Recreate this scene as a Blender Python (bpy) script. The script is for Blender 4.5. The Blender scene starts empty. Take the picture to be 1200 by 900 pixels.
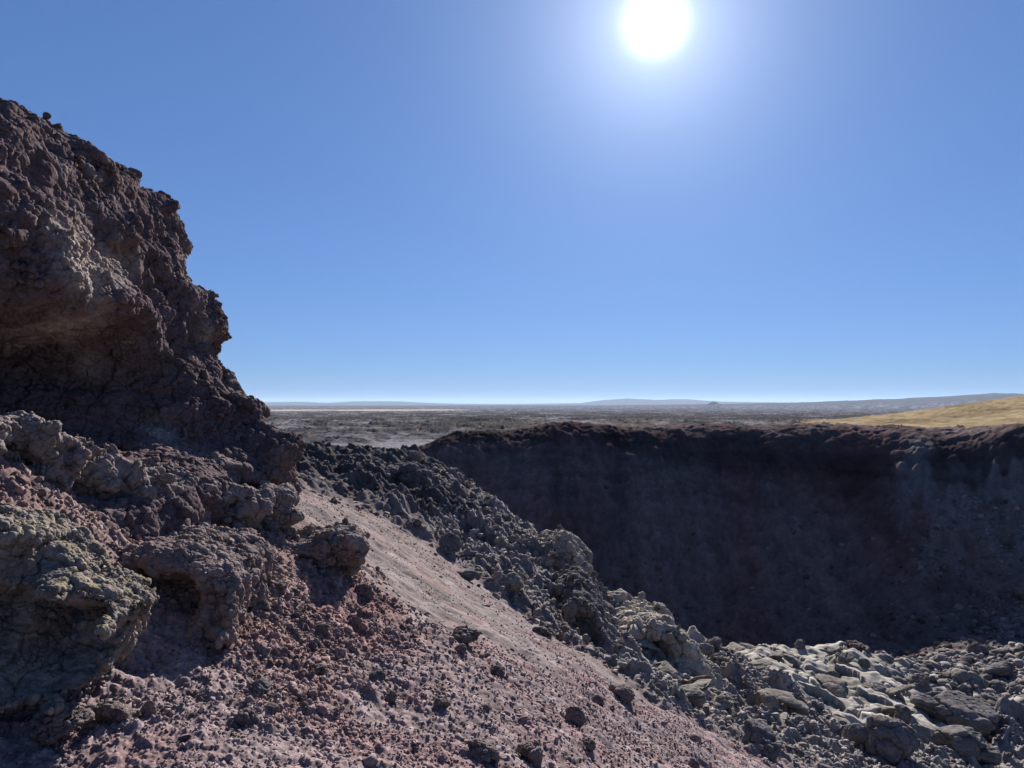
import bpy, math, random, time
import numpy as np
T0 = time.time()
rng = np.random.default_rng(7)
random.seed(7)
scene = bpy.context.scene
R = math.radians

# ------------------------------------------------------------------ camera, sky, sun
FPX = 890.0                       # focal length in pixels of the 1200 px wide photograph
PITCH = math.atan(23.0 / FPX)
cam = bpy.data.cameras.new('camera')
cam.sensor_width = 36.0
cam.lens = 36.0 * FPX / 1200.0
cam.clip_start = 0.05
cam.clip_end = 120000.0
camo = bpy.data.objects.new('camera', cam)
scene.collection.objects.link(camo)
camo.location = (0, 0, 0)
camo.rotation_euler = (R(90) + PITCH, 0, 0)
scene.camera = camo

def ray(px, py):
    u = (px - 600.0) / FPX; v = (450.0 - py) / FPX
    cp, sp = math.cos(PITCH), math.sin(PITCH)
    return np.array([u, cp - v * sp, sp + v * cp])

def P(px, py, y):
    """point of the place seen at pixel (px, py), y metres ahead"""
    d = ray(px, py)
    return d * (y / d[1])

SUN = ray(768, 26); SUN /= np.linalg.norm(SUN)
SUN_EL = math.asin(SUN[2]); SUN_AZ = math.atan2(SUN[0], SUN[1])

world = bpy.data.worlds.new('World'); scene.world = world
world.use_nodes = True
nt = world.node_tree; nt.nodes.clear()
wo = nt.nodes.new('ShaderNodeOutputWorld')
bg = nt.nodes.new('ShaderNodeBackground'); bg.inputs['Strength'].default_value = 0.10
sky = nt.nodes.new('ShaderNodeTexSky'); sky.sky_type = 'NISHITA'; sky.sun_disc = False
sky.sun_elevation = SUN_EL; sky.sun_rotation = SUN_AZ
sky.altitude = 1400; sky.air_density = 1.0; sky.dust_density = 0.15; sky.ozone_density = 3.0
# the photograph's tone mapping holds back the bright horizon: compress the sky's range
gm = nt.nodes.new('ShaderNodeGamma'); gm.inputs['Gamma'].default_value = 0.55
tnt = nt.nodes.new('ShaderNodeVectorMath'); tnt.operation = 'MULTIPLY'; tnt.inputs[1].default_value = (0.318, 0.50, 0.86)
nt.links.new(sky.outputs[0], gm.inputs['Color']); nt.links.new(gm.outputs[0], tnt.inputs[0])
nt.links.new(tnt.outputs[0], bg.inputs['Color'])
# the solar disc and its aureole belong to the sky: brightness by angle from the sun's direction
geo = nt.nodes.new('ShaderNodeTexCoord')
dot = nt.nodes.new('ShaderNodeVectorMath'); dot.operation = 'DOT_PRODUCT'
nrm = nt.nodes.new('ShaderNodeVectorMath'); nrm.operation = 'NORMALIZE'
nt.links.new(geo.outputs['Generated'], nrm.inputs[0])
nt.links.new(nrm.outputs[0], dot.inputs[0]); dot.inputs[1].default_value = tuple(SUN)
def math_node(tree, op, a, b=None, clamp=False):
    n = tree.nodes.new('ShaderNodeMath'); n.operation = op; n.use_clamp = clamp
    for i, v in enumerate((a, b)):
        if v is None: continue
        if isinstance(v, (int, float)): n.inputs[i].default_value = v
        else: tree.links.new(v, n.inputs[i])
    return n.outputs[0]
ang = math_node(nt, 'ARCCOSINE', math_node(nt, 'MINIMUM', dot.outputs['Value'], 1.0))
def glow(amp, width, power=1.0):
    q = math_node(nt, 'DIVIDE', ang, R(width))
    if power != 1.0: q = math_node(nt, 'POWER', q, power)
    return math_node(nt, 'MULTIPLY', math_node(nt, 'EXPONENT', math_node(nt, 'MULTIPLY', q, -1.0)), amp)
g = math_node(nt, 'ADD', glow(2.9, 1.08, 1.7), glow(0.36, 4.2))
g = math_node(nt, 'ADD', g, glow(0.07, 10.0))
bg2 = nt.nodes.new('ShaderNodeBackground'); bg2.inputs['Color'].default_value = (0.86, 0.93, 1.0, 1)
nt.links.new(g, bg2.inputs['Strength'])
addw = nt.nodes.new('ShaderNodeAddShader')
nt.links.new(bg.outputs[0], addw.inputs[0]); nt.links.new(bg2.outputs[0], addw.inputs[1])
nt.links.new(addw.outputs[0], wo.inputs['Surface'])

sl = bpy.data.lights.new('sun', 'SUN'); sl.energy = 5.0; sl.angle = R(0.5); sl.color = (1.0, 0.95, 0.88)
so = bpy.data.objects.new('sun', sl); scene.collection.objects.link(so)
from mathutils import Vector, Matrix, Euler
so.rotation_euler = Vector(tuple(SUN)).to_track_quat('Z', 'Y').to_euler()

scene.view_settings.view_transform = 'Standard'
scene.view_settings.look = 'None'
scene.view_settings.gamma = 1.0
scene.view_settings.exposure = 1.35
scene.view_settings.use_curve_mapping = False
scene.cycles.max_bounces = 5
scene.cycles.diffuse_bounces = 3
scene.cycles.volume_bounces = 1
scene.cycles.sample_clamp_indirect = 4.0

# ------------------------------------------------------------------ noise
f32 = np.float32
def _h(ix, iy, iz, seed):
    h = (ix.astype(np.uint32) * np.uint32(374761393) + iy.astype(np.uint32) * np.uint32(668265263)
         + (iz.astype(np.uint32) * np.uint32(2147483647) if iz is not None else np.uint32(0)) + np.uint32(seed * 974711 & 0xffffffff))
    h = (h ^ (h >> np.uint32(13))) * np.uint32(1274126177)
    h = (h ^ (h >> np.uint32(15))) * np.uint32(2246822519)
    return h ^ (h >> np.uint32(16))
def _u(h, k=0):
    return ((h >> np.uint32(k)) & np.uint32(0x3ff)).astype(f32) / f32(1023.0)
_ga = np.linspace(0, 2 * np.pi, 256, endpoint=False)
_G2 = np.stack([np.cos(_ga), np.sin(_ga)], 1).astype(f32)
_g3 = np.random.default_rng(3).normal(size=(256, 3)); _G3 = (_g3 / np.linalg.norm(_g3, axis=1)[:, None]).astype(f32)
def _fade(t): return t * t * t * (t * (t * 6 - 15) + 10)
def perlin2(x, y, seed=0):
    xf = np.floor(x); yf = np.floor(y)
    ix = xf.astype(np.int32); iy = yf.astype(np.int32)
    fx = (x - xf).astype(f32); fy = (y - yf).astype(f32)
    u = _fade(fx); v = _fade(fy)
    def c(dx, dy):
        g_ = _G2[_h(ix + dx, iy + dy, None, seed) & np.uint32(255)]
        return g_[:, 0] * (fx - dx) + g_[:, 1] * (fy - dy)
    a = c(0, 0); b = c(1, 0); d = c(0, 1); e = c(1, 1)
    a = a + u * (b - a); d = d + u * (e - d)
    return (a + v * (d - a)) * f32(1.5)
def perlin3(x, y, z, seed=0):
    xf = np.floor(x); yf = np.floor(y); zf = np.floor(z)
    ix = xf.astype(np.int32); iy = yf.astype(np.int32); iz = zf.astype(np.int32)
    fx = (x - xf).astype(f32); fy = (y - yf).astype(f32); fz = (z - zf).astype(f32)
    u = _fade(fx); v = _fade(fy); w = _fade(fz)
    def c(dx, dy, dz):
        g_ = _G3[_h(ix + dx, iy + dy, iz + dz, seed) & np.uint32(255)]
        return g_[:, 0] * (fx - dx) + g_[:, 1] * (fy - dy) + g_[:, 2] * (fz - dz)
    def pl(dz):
        a = c(0, 0, dz); b = c(1, 0, dz); d = c(0, 1, dz); e = c(1, 1, dz)
        a = a + u * (b - a); d = d + u * (e - d)
        return a + v * (d - a)
    p0 = pl(0); p1 = pl(1)
    return (p0 + w * (p1 - p0)) * f32(1.5)
def fbm2(x, y, s, oct=4, seed=0, gain=0.5, ridged=False):
    out = np.zeros(len(x), f32); a = 1.0; f = 1.0 / s; tot = 0
    for o in range(oct):
        n = perlin2(x * f + 17.3 * o, y * f - 9.1 * o, seed + o)
        if ridged: n = 1.0 - 2.0 * np.abs(n)
        out += f32(a) * n; tot += a; a *= gain; f *= 2.03
    return out / f32(tot)
def fbm3(p, s, oct=4, seed=0, gain=0.5, ridged=False, zs=1.0):
    out = np.zeros(len(p), f32); a = 1.0; f = 1.0 / s; tot = 0
    for o in range(oct):
        n = perlin3(p[:, 0] * f + 7.7 * o, p[:, 1] * f - 3.1 * o, p[:, 2] * f * zs + 1.9 * o, seed + o)
        if ridged: n = 1.0 - 2.0 * np.abs(n)
        out += f32(a) * n; tot += a; a *= gain; f *= 2.03
    return out / f32(tot)
def stones2(x, y, s, seed=0, cover=0.8, flat=1.0):
    """rounded loose stones on a plane: height (in metres) and a random number per stone"""
    qx = x / s; qy = y / s
    bx = np.floor(qx).astype(np.int32); by = np.floor(qy).astype(np.int32)
    best = np.zeros(len(x), f32); bid = np.zeros(len(x), f32)
    for dx in (-1, 0, 1):
        for dy in (-1, 0, 1):
            h = _h(bx + dx, by + dy, None, seed)
            cx = bx + dx + 0.15 + 0.7 * _u(h); cy = by + dy + 0.15 + 0.7 * _u(h, 10)
            k = _u(h, 20)
            rad = 0.22 + 0.5 * k * k
            keep = _u(_h(bx + dx, by + dy, None, seed + 91)) < cover
            an = k * 37.0; ca = np.cos(an); sa = np.sin(an); ec = 0.75 + 0.5 * _u(h, 5)
            ex = (qx - cx).astype(f32); ey = (qy - cy).astype(f32)
            rx = (ex * ca + ey * sa) * ec; ry = (-ex * sa + ey * ca) / ec
            hp = np.minimum(0.42 * rad + 0.5 * (_u(h, 3) - 0.5) * rx + 0.5 * (_u(h, 13) - 0.5) * ry, 9)
            for kk in range(5):                       # a broken block: the lowest of five tilted faces and a tilted top
                pa = kk * 1.2566 + 1.3 * _u(h, (kk * 5) % 22)
                ps = 0.7 + 1.5 * _u(h, (kk * 7 + 4) % 22)
                hp = np.minimum(hp, (rad * 0.8 - rx * np.cos(pa) - ry * np.sin(pa)) * ps)
            hh = np.where(keep, np.maximum(hp, 0), 0).astype(f32)
            m = hh > best
            best = np.where(m, hh, best); bid = np.where(m, _u(h, 7) + 0.001, bid)
    return best * f32(s * flat), bid
def cell3(p, s, seed=0):
    """cellular lumps: 1 at a lump's middle, 0 in the creases"""
    q = p / s; b = np.floor(q).astype(np.int32); q = q.astype(f32)
    f1 = np.full(len(p), 9, f32); f2 = np.full(len(p), 9, f32); bid = np.zeros(len(p), f32)
    for dx in (-1, 0, 1):
        for dy in (-1, 0, 1):
            for dz in (-1, 0, 1):
                h = _h(b[:, 0] + dx, b[:, 1] + dy, b[:, 2] + dz, seed)
                d = (b[:, 0] + dx + _u(h) - q[:, 0]) ** 2 + (b[:, 1] + dy + _u(h, 10) - q[:, 1]) ** 2 + (b[:, 2] + dz + _u(h, 20) - q[:, 2]) ** 2
                m = d < f1
                f2 = np.where(m, f1, np.minimum(f2, d)); bid = np.where(m, _u(h, 6), bid); f1 = np.where(m, d, f1)
    return np.sqrt(f1).astype(f32), np.sqrt(f2).astype(f32), bid
def sm(a, b, x):
    t = np.clip((x - a) / (b - a), 0, 1); return t * t * (3 - 2 * t)

# ------------------------------------------------------------------ mesh + object helpers
def make_mesh(name, verts, quads, cols=None, smooth=False, tris=None):
    me = bpy.data.meshes.new(name)
    n = len(verts)
    me.vertices.add(n); me.vertices.foreach_set('co', np.ascontiguousarray(verts, dtype=np.float32).ravel())
    idx = []; st = []; tot = 0
    if quads is not None and len(quads):
        idx.append(quads.astype(np.int32).ravel()); st.append(np.arange(len(quads), dtype=np.int32) * 4); tot = len(quads) * 4
    if tris is not None and len(tris):
        idx.append(tris.astype(np.int32).ravel()); st.append(tot + np.arange(len(tris), dtype=np.int32) * 3)
    idx = np.concatenate(idx); st = np.concatenate(st)
    me.loops.add(len(idx)); me.loops.foreach_set('vertex_index', idx)
    me.polygons.add(len(st)); me.polygons.foreach_set('loop_start', st)
    if smooth: me.polygons.foreach_set('use_smooth', np.ones(len(st), bool))
    me.update(calc_edges=True)
    if cols is not None:
        at = me.color_attributes.new('tint', 'FLOAT_COLOR', 'POINT')
        c4 = np.ones((n, 4), np.float32); c4[:, :3] = cols
        at.data.foreach_set('color', c4.ravel())
    return me
def link(name, me, mat, parent=None):
    o = bpy.data.objects.new(name, me); scene.collection.objects.link(o)
    if mat and not me.materials: me.materials.append(mat)
    if parent: o.parent = parent
    return o
def tag(o, label=None, cat=None, group=None, kind=None):
    if label: o['label'] = label
    if cat: o['category'] = cat
    if group: o['group'] = group
    if kind: o['kind'] = kind
    return o

def rock_material(name, base=(0.1, 0.09, 0.09), attr=False, vary=0.5, scale=30.0, bump=0.3, bdist=0.01, red=0.0, wscale=1.0):
    m = bpy.data.materials.new(name); m.use_nodes = True
    t = m.node_tree; b = t.nodes['Principled BSDF']
    b.inputs['Roughness'].default_value = 0.93
    b.inputs['Specular IOR Level'].default_value = 0.0
    tc = t.nodes.new('ShaderNodeTexCoord')
    if attr:
        a = t.nodes.new('ShaderNodeVertexColor'); a.layer_name = 'tint'; col = a.outputs['Color']
    else:
        rgb = t.nodes.new('ShaderNodeRGB'); rgb.outputs[0].default_value = (*base, 1); col = rgb.outputs[0]
    n1 = t.nodes.new('ShaderNodeTexNoise'); n1.inputs['Scale'].default_value = scale; n1.inputs['Detail'].default_value = 8; n1.inputs['Roughness'].default_value = 0.7
    n2 = t.nodes.new('ShaderNodeTexNoise'); n2.inputs['Scale'].default_value = scale * 0.13; n2.inputs['Detail'].default_value = 4
    for n in (n1, n2): t.links.new(tc.outputs['Object'], n.inputs['Vector'])
    mr = t.nodes.new('ShaderNodeMapRange'); mr.inputs[1].default_value = 0.3; mr.inputs[2].default_value = 0.7
    mr.inputs[3].default_value = 1 - vary; mr.inputs[4].default_value = 1 + vary
    t.links.new(n1.outputs[0], mr.inputs[0])
    mr2 = t.nodes.new('ShaderNodeMapRange'); mr2.inputs[1].default_value = 0.35; mr2.inputs[2].default_value = 0.65
    mr2.inputs[3].default_value = 1 - vary * 0.4; mr2.inputs[4].default_value = 1 + vary * 0.4
    t.links.new(n2.outputs[0], mr2.inputs[0])
    k = math_node(t, 'MULTIPLY', mr.outputs[0], mr2.outputs[0])
    vm = t.nodes.new('ShaderNodeVectorMath'); vm.operation = 'SCALE'
    t.links.new(col, vm.inputs[0]); t.links.new(k, vm.inputs['Scale'])
    t.links.new(vm.outputs[0], b.inputs['Base Color'])
    bp = t.nodes.new('ShaderNodeBump'); bp.inputs['Strength'].default_value = bump; bp.inputs['Distance'].default_value = bdist
    t.links.new(n1.outputs[0], bp.inputs['Height']); t.links.new(bp.outputs[0], b.inputs['Normal'])
    return m

# ------------------------------------------------------------------ terrain: one sheet out to the horizon
# kinds of ground: C grey-brown cinder, R red cinder, B rubble, S smooth lava slab, W shaded scree wall,
# K craggy lava, L lava plain, A pale outer flank
KINDS = 'CRBSWKLADH'
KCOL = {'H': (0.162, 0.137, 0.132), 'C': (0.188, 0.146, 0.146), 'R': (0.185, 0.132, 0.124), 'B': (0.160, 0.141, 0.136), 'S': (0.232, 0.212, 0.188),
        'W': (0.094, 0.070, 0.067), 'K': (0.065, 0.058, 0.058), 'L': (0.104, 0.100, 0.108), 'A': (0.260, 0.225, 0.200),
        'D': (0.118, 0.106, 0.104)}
ctl = []          # (theta, ln r, t=z/r, kind)
def cpt(px, py, y, k):
    p = P(px, py, y); r = math.hypot(p[0], p[1])
    ctl.append((math.atan2(p[0], p[1]), math.log(r), p[2] / r, k))
def cz(px, z, y, k):
    x = (px - 600) / FPX * y; r = math.hypot(x, y)
    ctl.append((math.atan2(x, y), math.log(r), z / r, k))
for th in (-50, -25, 0, 25, 50):
    for rr in (0.7, 1.3, 2.2):
        x = rr * math.sin(R(th)); ctl.append((R(th), math.log(rr), (-1.72 - 0.42 * x - 0.12 * rr) / rr, 'C'))
for a in [(-300, 545, 4.4, 'R'), (-300, 800, 3.6, 'R'), (0, 900, 3.9, 'C'), (300, 900, 4.2, 'C'), (600, 900, 5.4, 'C'), (750, 900, 8, 'C'), (880, 895, 13, 'C'),
          (1000, 900, 21, 'B'), (1100, 900, 26, 'B'), (1200, 900, 30, 'B'), (1400, 900, 33, 'B'),
          (100, 850, 4.3, 'C'), (450, 850, 5.6, 'C'), (700, 850, 8.6, 'C'), (800, 850, 12.6, 'C'),
          (100, 770, 5.0, 'C'), (220, 780, 5.3, 'C'), (350, 790, 5.8, 'R'), (500, 800, 6.8, 'C'), (600, 800, 8.2, 'C'), (700, 800, 11.2, 'C'), (765, 805, 15.5, 'B'),
          (300, 720, 6.8, 'R'), (400, 720, 7.9, 'R'), (500, 708, 10.4, 'H'), (740, 810, 13.5, 'H'), (560, 725, 11.6, 'H'), (600, 740, 11.6, 'H'), (680, 765, 14.5, 'H'),
          (100, 650, 5.8, 'R'), (200, 655, 6.7, 'R'), (300, 640, 8.2, 'R'), (400, 680, 8.9, 'R'),
          (0, 540, 5.9, 'R'), (100, 588, 6.6, 'R'), (200, 622, 7.6, 'R'), (40, 600, 5.6, 'R'),
          (350, 600, 11.2, 'H'), (430, 640, 12, 'H'), (520, 690, 12.6, 'H'), (600, 740, 12, 'H'),
          (350, 576, 14.5, 'H'), (420, 600, 17.5, 'H'), (480, 632, 18.5, 'H'), (560, 690, 16.6, 'H'), (640, 745, 15.4, 'H'),
          (500, 606, 26, 'K'), (560, 650, 23.5, 'B'), (630, 712, 20.0, 'B'), (650, 680, 23.5, 'B'), (600, 622, 34, 'B'), (500, 575, 42, 'K'), (555, 600, 40, 'K'),
          (690, 780, 17.6, 'B'), (720, 795, 18.5, 'B'), (680, 668, 26, 'B'), (700, 720, 24, 'B'),
          (360, 556, 27, 'K'), (430, 552, 36, 'K'), (500, 549, 60, 'K'), (530, 580, 52, 'K'),
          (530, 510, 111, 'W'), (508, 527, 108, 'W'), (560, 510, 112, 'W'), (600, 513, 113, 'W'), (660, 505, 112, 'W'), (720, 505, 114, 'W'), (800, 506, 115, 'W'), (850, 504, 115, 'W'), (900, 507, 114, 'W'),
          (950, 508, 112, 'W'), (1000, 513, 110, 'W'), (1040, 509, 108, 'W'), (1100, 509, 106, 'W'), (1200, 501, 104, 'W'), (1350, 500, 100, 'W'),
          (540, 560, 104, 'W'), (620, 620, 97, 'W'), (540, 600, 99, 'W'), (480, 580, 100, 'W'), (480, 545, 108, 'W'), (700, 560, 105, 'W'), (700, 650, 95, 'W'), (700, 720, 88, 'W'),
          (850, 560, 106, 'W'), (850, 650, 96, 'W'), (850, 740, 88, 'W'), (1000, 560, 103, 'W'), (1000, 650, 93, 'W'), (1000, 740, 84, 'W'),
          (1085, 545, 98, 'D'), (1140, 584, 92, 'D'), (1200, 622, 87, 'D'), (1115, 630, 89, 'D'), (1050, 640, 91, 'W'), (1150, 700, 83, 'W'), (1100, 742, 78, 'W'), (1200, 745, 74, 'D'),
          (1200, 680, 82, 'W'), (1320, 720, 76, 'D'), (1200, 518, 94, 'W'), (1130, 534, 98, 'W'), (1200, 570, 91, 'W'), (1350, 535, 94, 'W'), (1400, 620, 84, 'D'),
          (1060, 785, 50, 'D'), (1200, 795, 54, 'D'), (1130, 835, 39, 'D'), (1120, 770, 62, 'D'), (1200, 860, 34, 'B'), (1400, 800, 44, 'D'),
          (850, 800, 26, 'B'), (850, 850, 18.5, 'B'), (950, 855, 25, 'B'), (930, 778, 37, 'S'), (1000, 800, 34.5, 'S'), (1060, 830, 32.5, 'S'), (1080, 872, 28, 'S'),
          (880, 756, 39, 'S'), (1000, 762, 42, 'S'), (950, 800, 33, 'S'), (1010, 845, 28.5, 'S'), (1110, 855, 31, 'S'), (900, 785, 33, 'S'), (800, 755, 31, 'S'), (780, 795, 21, 'S'), (830, 770, 31, 'B'), (740, 765, 22, 'B'), (900, 820, 26, 'B')]:
    cpt(*a)
for a in [(600, -10, 46, 'W'), (560, -10, 60, 'W'), (725, -14.5, 33, 'W'), (650, -14, 46, 'W'), (880, -21, 52, 'D'), (1000, -21, 54, 'D'), (800, -19, 46, 'W'), (700, -27, 66, 'W'), (850, -27, 68, 'W'),
          (1000, -25, 68, 'W'), (500, -14, 75, 'W'), (540, -17, 86, 'W'), (480, -9, 82, 'W'), (430, -5.2, 70, 'K'), (420, -6.5, 100, 'A'), (400, -5.6, 50, 'L'), (360, -6.5, 75, 'L'), (460, -7.0, 118, 'A'), (400, -9, 125, 'A'), (520, -7.3, 124, 'A'), (600, -9.5, 150, 'A'),
          (250, -1.6, 16, 'K'), (0, 0.0, 13, 'K'), (-300, 0.8, 11, 'K'), (200, -5.5, 55, 'L'), (0, -5.5, 60, 'L'), (-300, -5, 55, 'L')]:
    cz(*a)
for px in (-300, 0, 300, 700, 850, 1000, 1150, 1400):
    if px >= 600: cz(px, -8.5, 136, 'L')
    cz(px, -12, 180, 'L'); cz(px, -12.4, 250, 'L'); cz(px, -13.5, 420, 'L')
ctl_a = np.array([(c[0], c[1], c[2]) for c in ctl]); ctl_k = [KINDS.index(c[3]) for c in ctl]
TH0, TH1 = R(-49), R(49)
L0, L1 = math.log(0.5), math.log(420.0)
SX, SY = 1.0, 0.55                     # scaling of the fitting plane
cp_ = np.stack([ctl_a[:, 0] * SX, ctl_a[:, 1] * SY], 1)
def phi(d2): return np.sqrt(d2 + 0.03 ** 2)
D2 = ((cp_[:, None] - cp_[None]) ** 2).sum(-1)
A_ = phi(D2); n_ = len(cp_)
M_ = np.zeros((n_ + 1, n_ + 1)); M_[:n_, :n_] = A_ - 0.0015 * np.eye(n_); M_[:n_, n_] = 1; M_[n_, :n_] = 1
wts = np.linalg.solve(M_, np.append(ctl_a[:, 2], 0))
GA, GL = 420, 640
ga = np.linspace(TH0, TH1, GA); gl = np.linspace(L0, L1, GL)
gA, gL = np.meshgrid(ga, gl, indexing='ij')
fA = gA.ravel() * SX; fL = gL.ravel() * SY
tg = np.full(len(fA), wts[-1])
kw = np.zeros((len(fA), len(KINDS)), f32); 
for i in range(n_):
    d2 = (fA - cp_[i, 0]) ** 2 + (fL - cp_[i, 1]) ** 2
    tg += wts[i] * phi(d2)
    kw[:, ctl_k[i]] += (1.0 / (d2 + 2e-4) ** 2).astype(f32)
kw /= kw.sum(1, keepdims=True)
tg = tg.reshape(GA, GL).astype(f32); kw = kw.reshape(GA, GL, -1)
def sample(grid, th, lr):
    a = np.clip((th - TH0) / (TH1 - TH0), 0, 1) * (GA - 1.001); l = np.clip((lr - L0) / (L1 - L0), 0, 1) * (GL - 1.001)
    ia = a.astype(np.int32); il = l.astype(np.int32); fa = (a - ia).astype(f32); fl = (l - il).astype(f32)
    if grid.ndim == 3: fa = fa[:, None]; fl = fl[:, None]
    return (grid[ia, il] * (1 - fa) + grid[ia + 1, il] * fa) * (1 - fl) + (grid[ia, il + 1] * (1 - fa) + grid[ia + 1, il + 1] * fa) * fl

PLX = np.array([100, 180, 300, 500, 1000, 2000, 5000, 10000, 20000, 40000.0])
PLZ = np.array([-12, -12, -12.4, -14.0, -19.5, -28, -48, -56, -50, -46.0])
def base_height(x, y):
    """height, kind weights"""
    r = np.hypot(x, y); th = np.arctan2(x, y); lr = np.log(np.maximum(r, 0.3))
    back = np.abs(th) > TH1
    t = sample(tg, th, lr)
    if back.any():      # behind the camera: blend from one edge of the fitted fan to the other
        s = np.clip((np.where(th < 0, th + 2 * np.pi, th) - TH1) / (2 * np.pi - TH1 + TH0), 0, 1)
        tl = sample(tg, np.full_like(th, TH0), lr); tr = sample(tg, np.full_like(th, TH1), lr)
        t = np.where(back, tr + (tl - tr) * sm(0, 1, s), t)
    z = t * np.minimum(r, 420.0)
    zp = np.interp(np.log(np.maximum(r, 1)), np.log(PLX), PLZ)
    b = sm(math.log(200), math.log(400), lr)
    z = z * (1 - b) + zp * b
    wa = 0.030 * perlin2(th * 30 + 5, lr * 16, 61) + 0.012 * perlin2(th * 90, lr * 50, 62)
    wl = 0.06 * perlin2(th * 28 - 9, lr * 15, 63) + 0.025 * perlin2(th * 95, lr * 52, 64)
    k = sample(kw, th + wa, lr + wl)
    return z.astype(f32), k, r, th, lr

def terrain(x, y, fine=True):
    z, k, r, th, lr = base_height(x, y)
    K = {c: k[:, i] for i, c in enumerate(KINDS)}
    n = len(x)
    far = sm(math.log(150), math.log(260), lr).astype(f32)
    K['L'] = np.maximum(K['L'], far)
    col = np.zeros((n, 3), f32)
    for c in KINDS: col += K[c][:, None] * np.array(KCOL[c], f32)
    # --- grassy hillside on the right, beyond the crater
    px = 600 + FPX * np.tan(np.clip(th, -1.2, 1.2))
    rr = r + 25 * perlin2(th * 9, lr * 3, 41)
    up = sm(845, 1500, px) ** 1.05
    hill = 35 * up * np.exp(-((rr - 560) / 150) ** 2) * (np.abs(th) < 1.2)
    z += hill.astype(f32)
    edge = perlin2(th * 60, lr * 9, 42) * 1.6 + perlin2(th * 160, lr * 30, 43) * 0.8
    grass = sm(0.4, 1.8, hill + edge) * (r > 290) * (r < 900)
    # --- low ranges and a broad shield on the horizon
    pc = np.clip(px, -2000, 3200)
    def ridge(xs, pys, rc, rw):
        e = (473 - np.interp(pc, xs, pys)) / FPX
        zb = np.interp(np.log(np.maximum(r, 1)), np.log(PLX), PLZ)
        hh = np.maximum(e * rc - zb, 0)
        return hh * np.exp(-np.abs((r - rc) / rw) ** 2.5)
    frontal = np.abs(th) < 1.25
    hills = ridge([-2000, 200, 300, 350, 385, 410, 440, 470, 500, 540, 600, 680, 705, 735, 770, 800, 850, 900, 1000, 3200],
                  [471, 470, 471.6, 471.0, 472.0, 470.6, 470.4, 470.6, 472.2, 473.4, 473.6, 472.6, 469, 466.8, 468.6, 468.2, 470.8, 471.6, 473, 472], 26000, 2600)
    shield = ridge([-2000, 700, 850, 950, 1050, 1120, 1165, 1200, 1300, 1600, 3200], [477, 475.5, 473.6, 471.5, 468.2, 465.4, 463.2, 464, 466, 468, 470], 12500, 2400)
    cone = 70 * np.exp(-((px - 836) / 9) ** 2) * np.exp(-((r - 9000) / 500) ** 2)
    z += ((np.maximum(hills, shield) * (1 + 0.10 * fbm2(px, r / 100, 40, 3, 47)) + cone) * frontal).astype(f32)
    # --- lava plain
    m = (K['L'] + K['A'] * 0.3) > 0.02
    if m.any():
        xm, ym, rm = x[m], y[m], r[m]
        amp = 0.7 + 1.1 * sm(150, 600, rm) + 1.0 * sm(1200, 6000, rm)
        patch = sm(-0.16, 0.24, fbm2(xm, ym * 0.5, 85, 5, 71, 0.62) + 0.25 * fbm2(xm, ym, 9, 3, 75))
        rel = fbm2(xm, ym, 34, 4, 51, 0.55, True) * 0.8 + fbm2(xm, ym, 11, 4, 55, 0.6, True) * (1.7 - 1.2 * patch) + fbm2(xm, ym, 90, 3, 59, 0.5, True) * 1.2 + (fbm2(xm, ym, 4.5, 3, 57, 0.6, True) - 0.3) * 1.3 * (1 - sm(350, 900, rm)) * (1 - 0.6 * patch)
        big = fbm2(xm, ym, 420, 4, 58, 0.55)
        z[m] += (K['L'][m] * (1 - 0.65 * grass[m]) * (amp * (rel - 0.5) + sm(400, 2500, rm) * 5 * big)).astype(f32)
        tone = ((0.45 + 1.1 * patch ** 1.5) * (1 + 0.7 * fbm2(xm, ym, 5.0, 3, 78, 0.7) + 0.4 * fbm2(xm, ym, 26, 3, 79)))[:, None] * np.array([1.0, 0.985, 0.97], f32)
        lc = np.array(KCOL['L'], f32) * tone
        tan = sm(0.18, 0.42, fbm2(xm, ym * 0.35, 240, 4, 81, 0.55))[:, None] * sm(150, 300, rm)[:, None]
        lc = lc * (1 - 0.18 * tan) + np.array([0.20, 0.165, 0.13], f32) * 0.18 * tan
        w = K['L'][m][:, None]
        col[m] = col[m] * (1 - w) + lc * w
    # the pale dry flat beyond the flows on the left
    flat = sm(4300, 4700, r + 300 * perlin2(th * 14, lr * 2, 44)) * (1 - sm(6000, 6600, r)) * (1 - sm(520, 560, px + 10 * perlin2(th * 200, lr, 3)))
    ext = sm(10000, 12000, r)
    fw = flat[:, None]
    col = col * (1 - fw) + np.array([0.33, 0.265, 0.20], f32) * fw
    gcol = np.array([0.255, 0.195, 0.118], f32) * (0.85 + 0.5 * fbm2(x, y, 6, 3, 93, 0.7) + 0.5 * fbm2(x, y, 40, 5, 91, 0.7) + 0.25 * perlin2(x / 9, y / 60, 92))[:, None]
    col = col * (1 - grass[:, None]) + gcol * grass[:, None]
    hw = sm(9500, 11000, r)[:, None]
    col = col * (1 - hw) + np.array([0.075, 0.072, 0.070], f32) * hw
    if not fine: return z
    keep = (1 - 0.85 * grass)
    # --- craggy lava + rubble of the crater
    m = (r < 170) & (np.abs(th) < R(52))
    xm, ym, rm = x[m], y[m], r[m]; q = {c: K[c][m] for c in KINDS}
    sc = np.clip(rm / 30.0, 0.25, 3.0)
    crag = q['K'] * 1.15 + q['W'] * 0.24 + q['B'] * 0.72 + q['S'] * 0.16 + q['D'] * 0.22
    ro = fbm2(xm, ym, 5.2, 5, 101, 0.55, True) * 0.9 + fbm2(xm, ym, 1.5, 4, 107, 0.55) * 0.32
    rim = np.exp(-((rm * 1.0 - 111) / 7) ** 2) * q['W']
    ro2 = fbm2(xm, ym, 9.0, 4, 111, 0.55, True)
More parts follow.
